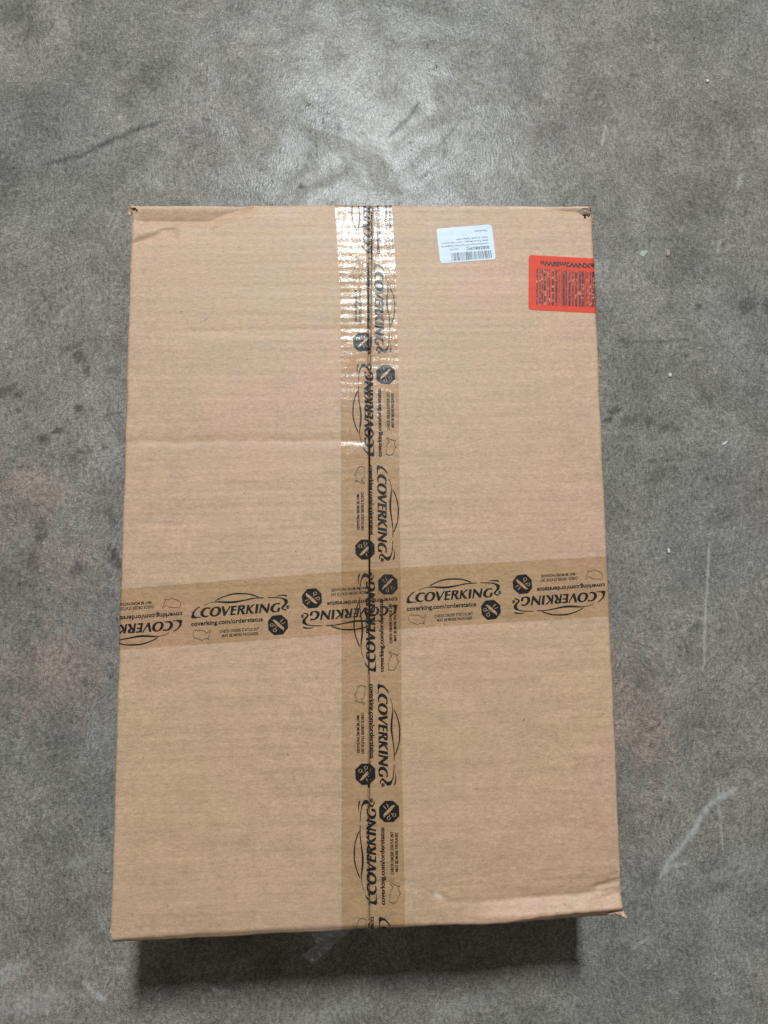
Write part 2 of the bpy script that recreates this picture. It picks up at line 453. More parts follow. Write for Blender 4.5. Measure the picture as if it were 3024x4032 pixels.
def build_floor():
    fx = np.arange(-470, 571, 2.0)
    fy = np.arange(-560, 761, 2.0)
    out = np.array([20, 60, 140, 300, 700, 1500, 2600], float)
    gx = np.concatenate([fx[0] - out[::-1], fx, fx[-1] + out])
    gy = np.concatenate([fy[0] - out[::-1], fy, fy[-1] + out])
    X, Y = np.meshgrid(gx, gy)
    P = np.stack([X, Y, np.zeros_like(X)], -1) / 1000
    me = grid_mesh('floor', P)
    n1, n2 = fnoise(3, 9, 6, 40), fnoise(4, 9, 20, 120)
    N2 = n2(X, Y)
    scuff = np.zeros_like(X)
    stain = np.zeros_like(X)

    def stroke(arr, pts, w, amp, taper=True, rag=.35):
        d, t = seg_dist(X, Y, pts)
        ww = w * (1 + rag * N2)
        if taper:
            ww = ww * np.clip(np.minimum(t, 1 - t) * 6 + .35, 0, 1)
        v = amp * np.clip(1.25 - d / np.maximum(ww, .2), 0, 1)
        np.maximum(arr, v, out=arr)

    def blob(arr, x, y, rx, ry, amp, rot=0.0):
        c, s = math.cos(rot), math.sin(rot)
        u, v = (X - x) * c + (Y - y) * s, -(X - x) * s + (Y - y) * c
        r = np.hypot(u / rx, v / ry) + .35 * N2
        np.maximum(arr, amp * (1 - sstep(.55, 1.25, r)), out=arr)

    # dark heel marks and stains
    stroke(stain, [(-381, 478), (-334, 491), (-304, 509), (-271, 525), (-237, 538)], 3.6, .75)
    stroke(stain, [(-332, 492), (-304, 509), (-280, 520)], 5.5, .6)
    stroke(stain, [(38, 521), (49, 533), (61, 545), (76, 567)], 4.0, .62)
    stroke(stain, [(96, 505), (112, 525), (130, 548)], 2.2, .3)
    stroke(stain, [(70, 460), (92, 482), (112, 505)], 2.0, .25)
    stroke(stain, [(346, 611), (361, 610)], 3, .7)
    stroke(stain, [(376, 661), (392, 660)], 2, .5)
    stroke(stain, [(-192, 540), (-184, 539)], 3, .8, False)
    for x, y, a, b, k in ((-331, 239, 7, 9, .8), (-322, 223, 5, 8, .7), (-340, 250, 14, 5, .4), (-329, 176, 6, 6, .85), (-353, 150, 6, 5, .85),
                          (-369, 141, 7, 6, .8), (-412, 199, 13, 6, .7), (-399, 194, 8, 5, .7), (-399, 176, 5, 4, .6), (-369, 42, 8, 13, .55), (-368, 27, 8, 7, .7),
                          (-377, 0, 10, 16, .55), (-327, -9, 12, 9, .5), (-284, 2, 6, 14, .75), (-289, 47, 5, 16, .45),
                          (478, 305, 13, 11, .6), (505, 304, 10, 14, .55), (322, 258, 6, 10, .5), (411, 365, 22, 28, .35), (417, 304, 4, 4, .8),
                          (306, 173, 9, 6, .7), (296, 162, 8, 3, .8), (322, 160, 16, 6, .5), (365, 151, 13, 5, .6), (347, 158, 8, 4, .6), (420, 187, 5, 18, .4), (380, 150, 6, 4, .6),
                          (-70, 455, 5, 4, .8), (-96, 600, 4, 4, .6), (-420, 680, 25, 18, .45), (-395, 655, 20, 14, .4), (-438, 470, 26, 40, .5), (-250, 585, 16, 10, .35),
                          (-260, 610, 8, 8, .4), (-380, 560, 30, 22, .25), (210, 600, 26, 30, .22), (300, 560, 40, 26, .25), (430, 420, 40, 40, .22), (355, 95, 22, 10, .35), (430, 40, 30, 12, .3),
                          (393, -86, 12, 5, .5), (420, -92, 8, 4, .4), (-420, -20, 30, 30, .3), (-330, 120, 24, 8, .25), (470, -320, 30, 30, .22)):
        blob(stain, x, y, a, b, k, rot=.4)
    stroke(stain, [(-300, 222), (-283, 221)], 2.5, .6)
    stroke(stain, [(-300, 168), (-280, 172)], 2, .45)
    stroke(stain, [(300, 262), (350, 258), (400, 262)], 2.2, .45)
    stroke(stain, [(360, 390), (400, 392), (440, 380)], 3.5, .4)
    stroke(stain, [(322, -206), (338, -198)], 2, .5)
    stroke(stain, [(340, 110), (375, 112)], 2.5, .5)
    r2 = np.random.default_rng(21)
    for i in range(70):                                    # little pits
        x, y = r2.uniform(-450, 550), r2.uniform(-540, 740)
        blob(stain, x, y, r2.uniform(1.5, 4), r2.uniform(1.5, 3), r2.uniform(.35, .75), r2.uniform(0, 3))
    # pale scuffs and scratches
    stroke(scuff, [(330, -365), (344, -345), (363, -325), (387, -294), (403, -281), (426, -271)], 4.4, .72)
    stroke(scuff, [(412, 22), (407, -27), (400, -82), (396, -131), (392, -137)], 1.8, .68)
    stroke(scuff, [(403, -256), (403, -298), (404, -338)], 1.7, .55)
    stroke(scuff, [(293, -441), (315, -428)], 2.0, .55)
    stroke(scuff, [(344, -354), (364, -351)], 1.8, .75)
    stroke(scuff, [(326, -366), (343, -368)], 1.5, .45)
    stroke(scuff, [(312, 540), (304, 509)], 1.8, .75)
    stroke(scuff, [(324, 540), (318, 500)], 1.4, .3)
    stroke(scuff, [(483, 479), (477, 458)], 2.0, .7)
    stroke(scuff, [(475, 545), (468, 500)], 1.6, .35)
    stroke(scuff, [(452, 395), (445, 372)], 1.7, .5)
    stroke(scuff, [(-306, -451), (-295, -462), (-282, -471)], 2.4, .9, rag=.8)
    stroke(scuff, [(-169, -464), (-155, -470)], 2.0, .65)
    stroke(scuff, [(-281, -438), (-261, -442)], 1.6, .6)
    stroke(scuff, [(-292, -385), (-284, -402)], 1.4, .5)
    stroke(scuff, [(362, -322), (368, -328)], 2.4, .6)
    stroke(scuff, [(424, -450), (426, -464)], 1.8, .6)
    stroke(scuff, [(-213, 520), (-215, 528)], 2, .4)
    for x, y, a, b, k in ((-390, -440, 26, 9, .45), (-360, -470, 34, 14, .34), (-400, -480, 26, 16, .34), (-315, -330, 18, 6, .2), (400, -365, 26, 8, .28), (430, -350, 22, 14, .22),
                          (400, -395, 14, 10, .22), (-316, -420, 20, 14, .2), (-60, -500, 60, 12, .22), (110, -490, 50, 10, .2), (330, 540, 30, 40, .12)):
        blob(scuff, x, y, a, b, k, .3)
    for i in range(150):                                   # fine random hairlines and flecks
        x, y = r2.uniform(-450, 550), r2.uniform(-540, 740)
        a, l = r2.uniform(0, math.pi), r2.uniform(1.5, 13)
        stroke(scuff, [(x, y), (x + l * math.cos(a), y + l * math.sin(a))], r2.uniform(.8, 1.5), r2.uniform(.15, .6))
    rust = np.zeros_like(X)
    for x, y, a, c2, k in ((-400, 70, 75, 55, .8), (-355, -20, 85, 60, .6), (-350, -130, 75, 60, .8), (-440, -110, 60, 70, .5), (305, -185, 52, 95, .8), (300, -300, 40, 50, .45), (330, -540, 40, 16, .6), (500, 60, 40, 60, .25)):
        blob(rust, x, y, a, c2, k, .2)
    for nm, arr in (('stain', stain), ('scuff', scuff), ('rust', rust)):
        at = me.attributes.new(nm, 'FLOAT', 'POINT')
        at.data.foreach_set('value', np.clip(arr, 0, 1).astype(np.float32).reshape(-1))
    o = link('floor', me, M['concrete'])
    o['kind'] = 'structure'
    o['label'] = 'scuffed grey concrete floor under the box'
    return o


build_floor()

# ------------------------------------------------------------------ the shape of the box top (millimetres, top plane z = 0)
A_, B_ = 235.0, 348.4          # half width, half length
RX = 3.0                       # radius of the folded long edges
TH = 4.0                       # board thickness
_corner = {(-1, 1): (2.0, -1.2), (1, 1): (2.0, 4.4), (1, -1): (-1.5, 1.2), (-1, -1): (-1.5, -5.4)}


def skew(x, y):
    u, v = np.clip(x / A_, -1.1, 1.1), np.clip(y / B_, -1.1, 1.1)
    dx = dy = 0.0
    for (i, j), (ox, oy) in _corner.items():
        w = (1 + i * u) * (1 + j * v) / 4
        dx = dx + w * ox
        dy = dy + w * oy
    return dx, dy


_sm, _sm2 = fnoise(71, 7, 1.5, 9), fnoise(72, 7, 2, 16)


def seam(y):
    return np.interp(y, [-350, -72, 51, 350], [-2.1, .3, 1.2, 5.1]) + .45 * _sm(0, y)


def gap(y):
    return np.interp(y, [-350, -100, 150, 300, 350], [1.5, 1.7, 2.0, 2.9, 3.0]) * (1 + .3 * _sm2(0, y))


_ws = fnoise(31, 6, 2, 7)
_strk, _strk2 = fnoise(33, 12, 14, 40), fnoise(34, 12, 40, 90)
_wl = fnoise(32, 5, .6, 2.2)
_e1, _e2, _e3 = fnoise(41, 7, 2, 14), fnoise(42, 7, 2, 12), fnoise(43, 8, 8, 60)
_crk = fnoise(45, 10, 15, 55)
_jit = fnoise(44, 8, 6, 30)


def groove(x, y, pts, D, wa, wb, x0=None, x1=None, fade=8.0, side=1.0):
    """V crease along a polyline y = c(x): depth D, opening wa above and wb below it"""
    px, py = zip(*pts)
    c = np.interp(x, px, py) + .5 * _jit(x, y)
    d = y - c
    g = np.where(d > 0, np.exp(-(d / wa) ** 1.3), np.exp(-(-d / wb) ** 1.3))
    x0 = px[0] if x0 is None else x0
    x1 = px[-1] if x1 is None else x1
    return -D * g * sstep(x0 - fade, x0 + fade, x) * (1 - sstep(x1 - fade, x1 + fade, x))


def height(x, y):
    h = 1.2 * np.cos(np.clip(x / A_, -1, 1) * np.pi / 2) * np.cos(np.clip(y / B_, -1, 1) * np.pi / 2) - .6
    h = h + .5 * _wl(x, y)
    # washboard of the fluting, runs across the box
    amp = .029 + .022 * _ws(x * .35, y) + .012 * sstep(120, 260, y) * (1 - .6 * sstep(60, 160, x))
    h = h + amp * np.sin(2 * np.pi * (y + 1.2 * _ws(x * .1, y * .6)) / 7.6)
    h = h + .05 * _strk(x * .09, y) + .026 * _strk2(x * .12, y)
    # scored lines across the left flap
    h = h + groove(x, y, [(-240, 108.1), (-28, 106), (0, 105.5)], 1.05, 4, 5, fade=5)
    h = h + groove(x, y, [(-200, 217), (-27, 219), (0, 219)], .46, 4, 6, fade=30)
    h = h + groove(x, y, [(-235, 262), (-30, 263)], .16, 4, 6, fade=40)
    # dents at the far left corner
    h = h + groove(x, y, [(-234, 309), (-229, 311.2), (-213, 316.2), (-203, 323.2), (-190, 323.7)], 2.5, 2.6, 9, fade=5)
    h = h + groove(x, y, [(-232, 333), (-190, 332), (-156, 332.2), (-141, 339.7), (-119, 345)], 4.4, 9, 6, fade=9)
    # far right edge: pressed-in strip beside the torn corner
    h = h + groove(x, y, [(150, 347), (185, 344.5), (215, 342.3), (240, 340.5)], 5.2, 3.4, 1.8, x0=192, x1=260, fade=26)
    h = h + groove(x, y, [(110, 344), (190, 342)], .35, 4, 8, fade=18)
    # near right: the crushed edge
    k = sstep(55, 150, x) * (1 - sstep(229, 240, x) * .3)
    c = np.interp(x, [55, 75, 113, 173, 215, 236], [-325, -327.0, -328.5, -327.7, -325.7, -325]) + .5 * _jit(x, y)
    d = y - c
    h = h + k * np.where(d > 0, -3.4 * np.exp(-d / 12.0), -3.4 + np.clip(-d, 0, 12.5) * .6)
    e = np.interp(x, [60, 125, 172, 228, 240], [-346.4, -345.5, -342.0, -339.3, -339])
    h = h - k * np.clip(e - y, 0, 8) * 1.3
    h = h + groove(x, y, [(195, -324), (215, -320.5), (232, -316), (240, -313)], 2.2, 1.8, 4, x0=208, x1=250, fade=7)
    h = h + groove(x, y, [(218, -313.5), (233, -309.5), (240, -308)], .9, 1.6, 2, x0=226, x1=250, fade=4)
    h = h + groove(x, y, [(205, -333), (236, -328)], 1.9, 2.0, 5, x0=212, x1=250, fade=8)
    h = h + .32 * sstep(60, 200, x) * sstep(-300, -330, y) * 1.5 * _crk(x, y)
    h = h + groove(x, y, [(5, -306), (15, -306.8), (48, -314.1), (60, -321), (75, -327)], .95, 2.5, 5, fade=7)
    # near left: edge rounded over
    r = np.interp(x, [-236, -200, -60, 0, 40, 110], [3.5, 6.0, 6.5, 5.0, 4.0, 2.0]) + .8 * _e1(x, 0)
    q = np.clip((-B_ + r - y) / r, 0, 1.3)
    h = h - q ** 1.35 * np.interp(x, [-236, 0, 60, 120], [5.5, 4.6, 3.4, 1.0])
    # far edge, slightly rounded
    q = np.clip((y - B_ + 3.5) / 3.5, 0, 1.3)
    h = h - q * q * (1.0 + .5 * _e2(x, 0))
    # edges of the flaps drop a little towards the seam
    s = np.abs(x - seam(y))
    h = h - .35 * np.exp(-s / 7.0)
    return h


def surf(x, y):
    """outer skin of the box; beyond an edge the sheet goes on round it and down the wall (mm)"""
    x, y = np.broadcast_arrays(np.asarray(x, float), np.asarray(y, float))
    ry = 1.2
    ex = .28 * _e1(0, y) + .16 * _e3(0, y)
    ey = .6 * _e2(x, 0) + .2 * _e3(x, 0)
    cx, cy = np.clip(x, -(A_ - RX), A_ - RX), np.clip(y, -(B_ - ry), B_ - ry)
    ox, oy = np.abs(x - cx), np.abs(y - cy)
    sx, sy = np.sign(x - cx), np.sign(y - cy)
    ax, ay = np.minimum(ox / RX, np.pi / 2), np.minimum(oy / ry, np.pi / 2)
    X = cx + sx * RX * np.sin(ax)
    Y = cy + sy * ry * np.sin(ay)
    Z = height(cx, cy) * (1 - .5 * np.clip(ox / 12, 0, 1)) - RX * (1 - np.cos(ax)) - np.maximum(ox - RX * np.pi / 2, 0) - ry * (1 - np.cos(ay)) - np.maximum(oy - ry * np.pi / 2, 0)
    X = X + ex * np.sign(X) * np.clip(np.abs(X) / A_, 0, 1) ** 24
    Y = Y + ey * np.sign(Y) * np.clip(np.abs(Y) / B_, 0, 1) ** 24
    dx, dy = skew(X, Y)
    return np.stack([X + dx, Y + dy, Z], -1)


def tape_surf(x, y):
    """the skin as tape follows it: bridges the seam with a little sag"""
    P = surf(x, y)
    s = (np.asarray(x) - seam(y)) / (gap(y) * .75)
    P[..., 2] -= .55 * np.exp(-s * s)
    return P


def drape(x, y, off, fn=tape_surf):
    """true plane coordinates -> point on the skin, lifted by off (mm); returns metres in box space"""
    x, y = np.asarray(x, float), np.asarray(y, float)
    dx, dy = skew(x, y)
    x, y = x - dx, y - dy
    e = .35
    P = fn(x, y)
    dX = fn(x + e, y) - fn(x - e, y)
    dY = fn(x, y + e) - fn(x, y - e)
    N = np.cross(dX, dY)
    N /= np.linalg.norm(N, axis=-1, keepdims=True) + 1e-12
    P = P + N * off
    P[..., 2] += HB * 1000
    return P / 1000


# ------------------------------------------------------------------ the box
box = bpy.data.objects.new('cardboard_box', None)
COL.objects.link(box)
box.empty_display_size = .1
box['label'] = 'taped brown cardboard shipping box lying on the concrete floor'
box['category'] = 'box'


def add_wear(me, fn):
    n = len(me.vertices)
    co = np.empty(n * 3, np.float32)
    me.vertices.foreach_get('co', co)
    co = co.reshape(-1, 3) * 1000
    at = me.attributes.new('wear', 'FLOAT', 'POINT')
    at.data.foreach_set('value', np.clip(fn(co[:, 0], co[:, 1]), 0, 1).astype(np.float32))


def rubbed(x, y):
    """pale rubbed fibres on crease ridges, the torn fleck, worn rims"""
    w = np.zeros_like(x)
    for pts, wd, k in (([(59, -321), (63, -323.5)], 2.2, 1.0), ([(22, -308), (44, -313)], 1.2, .55), ([(232, -305), (234, -309)], 1.5, .9),
                       ([(212, -322), (231, -319)], 1.3, .45), ([(160, -345), (228, -341.5)], .9, .5), ([(-236, -318), (-236, -345)], .9, .8), ([(150, 350), (229, 350)], 1.3, .7)):
        d, _ = seg_dist(x, y, pts)
        w = np.maximum(w, k * np.clip(1.3 - d / wd, 0, 1))
    return w


def build_flap(side):
    ys = np.concatenate([np.arange(-B_, B_, 1.5), [B_]])
    skirts_y = 3
    rows = np.concatenate([np.full(skirts_y, -B_), ys, np.full(skirts_y, B_)])
    ny = len(rows)
    drop_y = np.concatenate([[TH, 2.4, 1.0], np.zeros(len(ys)), [1.0, 2.4, TH]])
    nt_ = 152
    tcol = np.linspace(0, 1, nt_)
    arc = np.concatenate([np.linspace(0, RX * np.pi / 2, 6)[1:], RX * np.pi / 2 + np.array([2., 5., 9.])])
    nseam = 3
    y2 = rows[:, None]
    inner = seam(y2) + side * gap(y2) / 2
    xi = inner + (side * (A_ - RX) - inner) * tcol[None, :]
    xa = side * (A_ - RX + arc)[None, :] + 0 * y2
    xs = np.concatenate([np.repeat(inner, nseam, 1), xi, xa], 1)
    P = surf(xs, np.broadcast_to(y2, xs.shape))
    P[:, :nseam, 2] -= np.array([TH, 2.2, .9])[None, :]
    P[:, nseam, 2] -= .25
    P[..., 2] -= drop_y[:, None]
    P[:skirts_y, :, 1] += .3
    P[-skirts_y:, :, 1] -= .3
    # torn corners: cells missing
    q = (P[:-1, :-1] + P[1:, 1:]) / 2
    X, Y = q[..., 0], q[..., 1]
    keep = np.ones(X.shape, bool)
    wob = 1.1 * _e3(X * 2.2, Y * 2.2)
    if side > 0:
        keep &= ~((X - 231.0) ** 2 / (5.2 + .6 * wob) ** 2 + (Y - 345.0) ** 2 / (5.6 + .6 * wob) ** 2 < 1)
        keep &= ~((X - 226) ** 2 / (7.0 + wob) ** 2 + (Y + 343.0) ** 2 / (1.7 + .3 * wob) ** 2 < 1)
    else:
        keep &= ~((X + 229.5) ** 2 / (3.6 + .6 * wob) ** 2 + (Y - 342) ** 2 / (3.0 + .6 * wob) ** 2 < 1)
        keep &= ~((X + 236.5) ** 2 / (2.5 + .3 * wob) ** 2 + (Y + 350) ** 2 / (3.0 + .5 * wob) ** 2 < 1)
    P[..., 2] += HB * 1000
    me = grid_mesh('top_flap', P / 1000, keep, flip=(side < 0))
    add_wear(me, rubbed)
    o = link('top_flap', me, M['kraft'], box)
    o['label'] = 'left top flap with two scored lines and a dented far corner' if side < 0 else 'right top flap with a crushed near edge'
    return o


for s_ in (-1, 1):
    build_flap(s_)


def prism(name, outline, axis, d0, d1, mat, parent=box, bev=0.0):
    """outline: 2-D points (mm); axis 'x','y','z' = direction of thickness from d0 to d1"""
    def put(a, b, d):
        return {'x': (d, a, b), 'y': (a, d, b), 'z': (a, b, d)}[axis]
    n = len(outline)
    v = [np.array(put(a, b, d)) / 1000 for d in (d0, d1) for a, b in outline]
    f = [list(range(n)), list(range(2 * n - 1, n - 1, -1))]
    f += [[i, i + n, (i + 1) % n + n, (i + 1) % n] for i in range(n)]
    me = mesh_pydata(name, v, f)
    bm = bmesh.new()
    bm.from_mesh(me)
    bmesh.ops.recalc_face_normals(bm, faces=bm.faces)
    bm.to_mesh(me)
    bm.free()
    return link(name, me, mat, parent, smooth=False)


HZ = HB * 1000
xw, yw, nz = A_ - .9, B_ - 2.2, HZ - 14


def notch(w):
    return [(-w, .6), (w, .6), (w, HZ - 6.5), (-w, HZ - 6.5)]


for s_ in (-1, 1):
    prism('side_wall', notch(yw), 'x', s_ * xw, s_ * (xw - 2.2), M['kraft'])
    prism('end_wall', notch(xw - 2.5), 'y', s_ * yw, s_ * (yw - 2.2), M['kraft'])
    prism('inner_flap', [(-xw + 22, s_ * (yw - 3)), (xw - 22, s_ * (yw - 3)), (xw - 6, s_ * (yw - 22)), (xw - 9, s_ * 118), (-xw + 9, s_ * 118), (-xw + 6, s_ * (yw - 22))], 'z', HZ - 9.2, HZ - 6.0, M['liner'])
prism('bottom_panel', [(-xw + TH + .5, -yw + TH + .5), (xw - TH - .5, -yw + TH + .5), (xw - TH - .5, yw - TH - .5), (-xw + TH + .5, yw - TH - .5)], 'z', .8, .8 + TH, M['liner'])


def torn_bit(x, y, z, l, w, rot, curl, seed, mat='torn', tilt=0.0):
    """a small curled tongue of torn liner paper"""
    r = np.random.default_rng(seed)
    n, k = 9, 5
    P = np.zeros((n, k, 3))
    for i in range(n):
        t = i / (n - 1)
        a = curl * t
        px = l * (math.sin(a) / curl if abs(curl) > .05 else t)
        pz = l * ((1 - math.cos(a)) / curl if abs(curl) > .05 else 0)
        ww = w * (1 - .55 * t ** 2) * (1 + .25 * r.normal())
        for j in range(k):
            P[i, j] = (px, (j / (k - 1) - .5) * ww, pz + .5 * r.normal() * (.3 + t))
    P[..., 2] += P[..., 0] * tilt
    c, s = math.cos(rot), math.sin(rot)
    X = P[..., 0] * c - P[..., 1] * s + x
    Y = P[..., 0] * s + P[..., 1] * c + y
    Q = np.stack([X, Y, P[..., 2] + z + HZ], -1) / 1000
    me = grid_mesh('torn_paper', Q)
    o = link('torn_paper', me, M[mat], box)
    md = o.modifiers.new('thickness', 'SOLIDIFY')
    md.thickness = .0006
    return o


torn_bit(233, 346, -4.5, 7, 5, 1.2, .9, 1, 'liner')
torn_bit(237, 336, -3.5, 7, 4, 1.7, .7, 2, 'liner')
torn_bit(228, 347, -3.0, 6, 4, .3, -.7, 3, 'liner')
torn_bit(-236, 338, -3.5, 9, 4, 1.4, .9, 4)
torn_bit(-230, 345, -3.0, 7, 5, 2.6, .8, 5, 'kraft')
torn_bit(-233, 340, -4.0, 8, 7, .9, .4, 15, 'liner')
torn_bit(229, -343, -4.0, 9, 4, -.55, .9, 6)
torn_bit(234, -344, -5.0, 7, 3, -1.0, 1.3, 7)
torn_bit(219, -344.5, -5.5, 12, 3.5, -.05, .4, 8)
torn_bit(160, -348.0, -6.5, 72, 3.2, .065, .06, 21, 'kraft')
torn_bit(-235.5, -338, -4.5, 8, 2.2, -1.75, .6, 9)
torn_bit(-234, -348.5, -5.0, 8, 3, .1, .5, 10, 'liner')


# ------------------------------------------------------------------ packing tape
def strip(name, centre, width, t, mat, off, n=44, ragged=0.0, seed=1, extra=None):
    """centre: function t -> (x, y, nx, ny); a draped strip of film"""
    v = np.linspace(-.5, .5, n)
    cx, cy, nx, ny, wd = centre(t)
    r = fnoise(seed, 6, 3, 30)
    X = cx[:, None] + nx[:, None] * v[None] * wd[:, None]
    Y = cy[:, None] + ny[:, None] * v[None] * wd[:, None]
    P = drape(X, Y, off)
    if extra is not None:
        P = P + extra(X, Y)
    me = grid_mesh(name, P)
    return link(name, me, mat, box)


def v_centre(y):
    l = np.interp(y, [-420, -335, -200, -27, 191, 244, 297, 349, 420], [-29.2, -28.5, -27.2, -25.8, -24.8, -24.3, -26.6, -29.3, -32])
    r = np.interp(y, [-420, -337, -201, -28, 192, 271, 349, 420], [29.8, 29.7, 29.4, 31.1, 32.7, 32.0, 28.9, 26])
    return (l + r) / 2, y, np.ones_like(y), np.zeros_like(y), r - l


def h_centre(x):
    yt = np.interp(x, [-300, -235, -49, 32, 234, 300], [-40.4, -36.2, -23.9, -19.4, -11.2, -8.6])
    yb = np.interp(x, [-300, -236, -49, 31, 235, 300], [-97.0, -93.5, -83.5, -78.0, -69.6, -66.9])
    return x, (yt + yb) / 2, np.zeros_like(x), np.ones_like(x), yb - yt


htape = strip('packing_tape', h_centre, 57, np.arange(283, -283.1, -1.1), M['film'], .26, 52)
htape['label'] = 'crosswise strip of clear printed packing tape running edge to edge, slightly tilted'
vtape = strip('packing_tape', v_centre, 57, np.arange(-385, 391.1, 1.1), M['film'], .50, 56)
vtape['label'] = 'lengthwise strip of clear printed packing tape sealing the seam'
for o_ in (htape, vtape):
    if o_.data.polygons[len(o_.data.polygons) // 2].normal.z < 0:
        o_.data.flip_normals()


# loose end of the tape sticking out past the near edge
def build_tail():
    R_ = np.array([(-19, -349.0), (-30, -358.5), (-43, -369.5), (-55.8, -380.2)])
    L_ = np.array([(-57.5, -349.0), (-53.5, -357), (-51.5, -362.2), (-64.7, -371.3)])
    n, k = 40, 16
    t = np.linspace(0, 1, n)
    i = np.linspace(0, 1, 4)
    P = np.zeros((n, k, 3))
    a, b = fnoise(61, 8, 40, 160), fnoise(62, 6, 20, 70)
    for q in range(k):
        w = q / (k - 1)
        for d in (0, 1):
            P[:, q, d] = np.interp(t, i, L_[:, d]) * (1 - w) + np.interp(t, i, R_[:, d]) * w
    P[..., 2] = -1.2 - 5.5 * t[:, None] + 1.0 * b(P[..., 0], P[..., 1]) * np.minimum(1, t * 4)[:, None] + .45 * a(P[..., 0], P[..., 1])
    P[-1, :, 0] += rng.normal(0, .5, k)
    P[-1, :, 1] += rng.normal(0, .5, k)
    P[..., 2] += HZ
    me = grid_mesh('tape_end', P / 1000)
    o = link('tape_end', me, M['film_tail'], box)
    o['label'] = 'loose crumpled end of clear tape sticking out past the near edge'


build_tail()


# ------------------------------------------------------------------ print on the tape
def curve_mesh(polys):
    cu = bpy.data.curves.new('tmp', 'CURVE')
    cu.dimensions = '2D'
    cu.fill_mode = 'BOTH'
    for pl in polys:
        s = cu.splines.new('POLY')
        s.points.add(len(pl) - 1)
        s.points.foreach_set('co', np.array([(x, y, 0, 1) for x, y in pl], np.float32).reshape(-1))
        s.use_cyclic_u = True
    return eval_flat(cu)


def eval_flat(cu):
    o = bpy.data.objects.new('tmp', cu)
    COL.objects.link(o)
    dg = bpy.context.evaluated_depsgraph_get()
    dg.update()
    me = bpy.data.meshes.new_from_object(o.evaluated_get(dg))
    bpy.data.objects.remove(o)
    bpy.data.curves.remove(cu)
    return me


def text_mesh(txt, bold=0.0, space=1.0):
    cu = bpy.data.curves.new('tmp', 'FONT')
    cu.body = txt
    cu.size = 1.0
    cu.offset = bold
    cu.space_character = space
    cu.resolution_u = 3
    return eval_flat(cu)


def mverts(me):
    a = np.empty(len(me.vertices) * 3, np.float32)
    me.vertices.foreach_get('co', a)
    return a.reshape(-1, 3).astype(float)


def fit_text(txt, x0, x1, base, cap, bold=0.0, capchar='H', space=1.0):
    """flat text mesh scaled to run from x0 to x1 with the given cap height"""
    me = text_mesh(txt, bold, space)
    ref = text_mesh(capchar, bold)
    v = mverts(me)
    c = mverts(ref)
    sy = cap / (c[:, 1].max() - c[:, 1].min())
    y0 = c[:, 1].min()
    sx = (x1 - x0) / (v[:, 0].max() - v[:, 0].min())
    v[:, 0] = x0 + (v[:, 0] - v[:, 0].min()) * sx
    v[:, 1] = base + (v[:, 1] - y0) * sy
    v[:, 2] = 0
    me.vertices.foreach_set('co', v.astype(np.float32).reshape(-1))
    bpy.data.meshes.remove(ref)
    return me


def ribbon(pts, w):
    pts = np.array(pts, float)
    d = np.roll(pts, -1, 0) - np.roll(pts, 1, 0)
    d /= np.linalg.norm(d, axis=1, keepdims=True)
    nrm = np.stack([-d[:, 1], d[:, 0]], 1)
    a, b = pts + nrm * w / 2, pts - nrm * w / 2
    n = len(pts)
    v = np.zeros((2 * n, 3))
    v[:n, :2], v[n:, :2] = a, b
    return mesh_pydata('ribbon', v, [[i, (i + 1) % n, (i + 1) % n + n, i + n] for i in range(n)])


def join(meshes):
    bm = bmesh.new()
    for m in meshes:
        bm.from_mesh(m)
        bpy.data.meshes.remove(m)
    me = bpy.data.meshes.new('print')
    bm.to_mesh(me)
    bm.free()
    return me


def dice(me, step):
    """cut a flat mesh along a grid so that it can follow the board"""
    bm = bmesh.new()
    bm.from_mesh(me)
    bmesh.ops.triangulate(bm, faces=bm.faces)
    for ax in (0, 1):
        c = [v.co[ax] for v in bm.verts]
        p = math.floor(min(c) / step) * step + step
        while p < max(c):
            co, no = [0, 0, 0], [0, 0, 0]
            co[ax], no[ax] = p, 1
            bmesh.ops.bisect_plane(bm, geom=bm.verts[:] + bm.edges[:] + bm.faces[:], dist=1e-4, plane_co=co, plane_no=no)
            p += step
    bm.to_mesh(me)
    bm.free()
    return me


TEMPL = {
    'printed_logo': (dice(join([curve_mesh(PRINT['logo']), curve_mesh(PRINT['car'])]), 1.6), 'ink'),
    'printed_cutting_symbol': (dice(curve_mesh(PRINT['octagon']), 1.6), 'ink'),
    'printed_map': (dice(ribbon(PRINT['map'][0], .42), 2.0), 'ink_thin'),
    'printed_web_address': (dice(fit_text('coverking.com/orderstatus', -81.4, -14.0, -6.7, 4.15, .022, 'k'), 2.0), 'ink'),
    'printed_notice': (dice(join([fit_text('CHECK ORDER STATUS 24/7', -55.2, -18.0, -14.9, 2.75, .012), fit_text('MAY BE MORE PACKAGES', -52.9, -18.9, -19.0, 2.65, .012)]), 2.0), 'ink'),
}


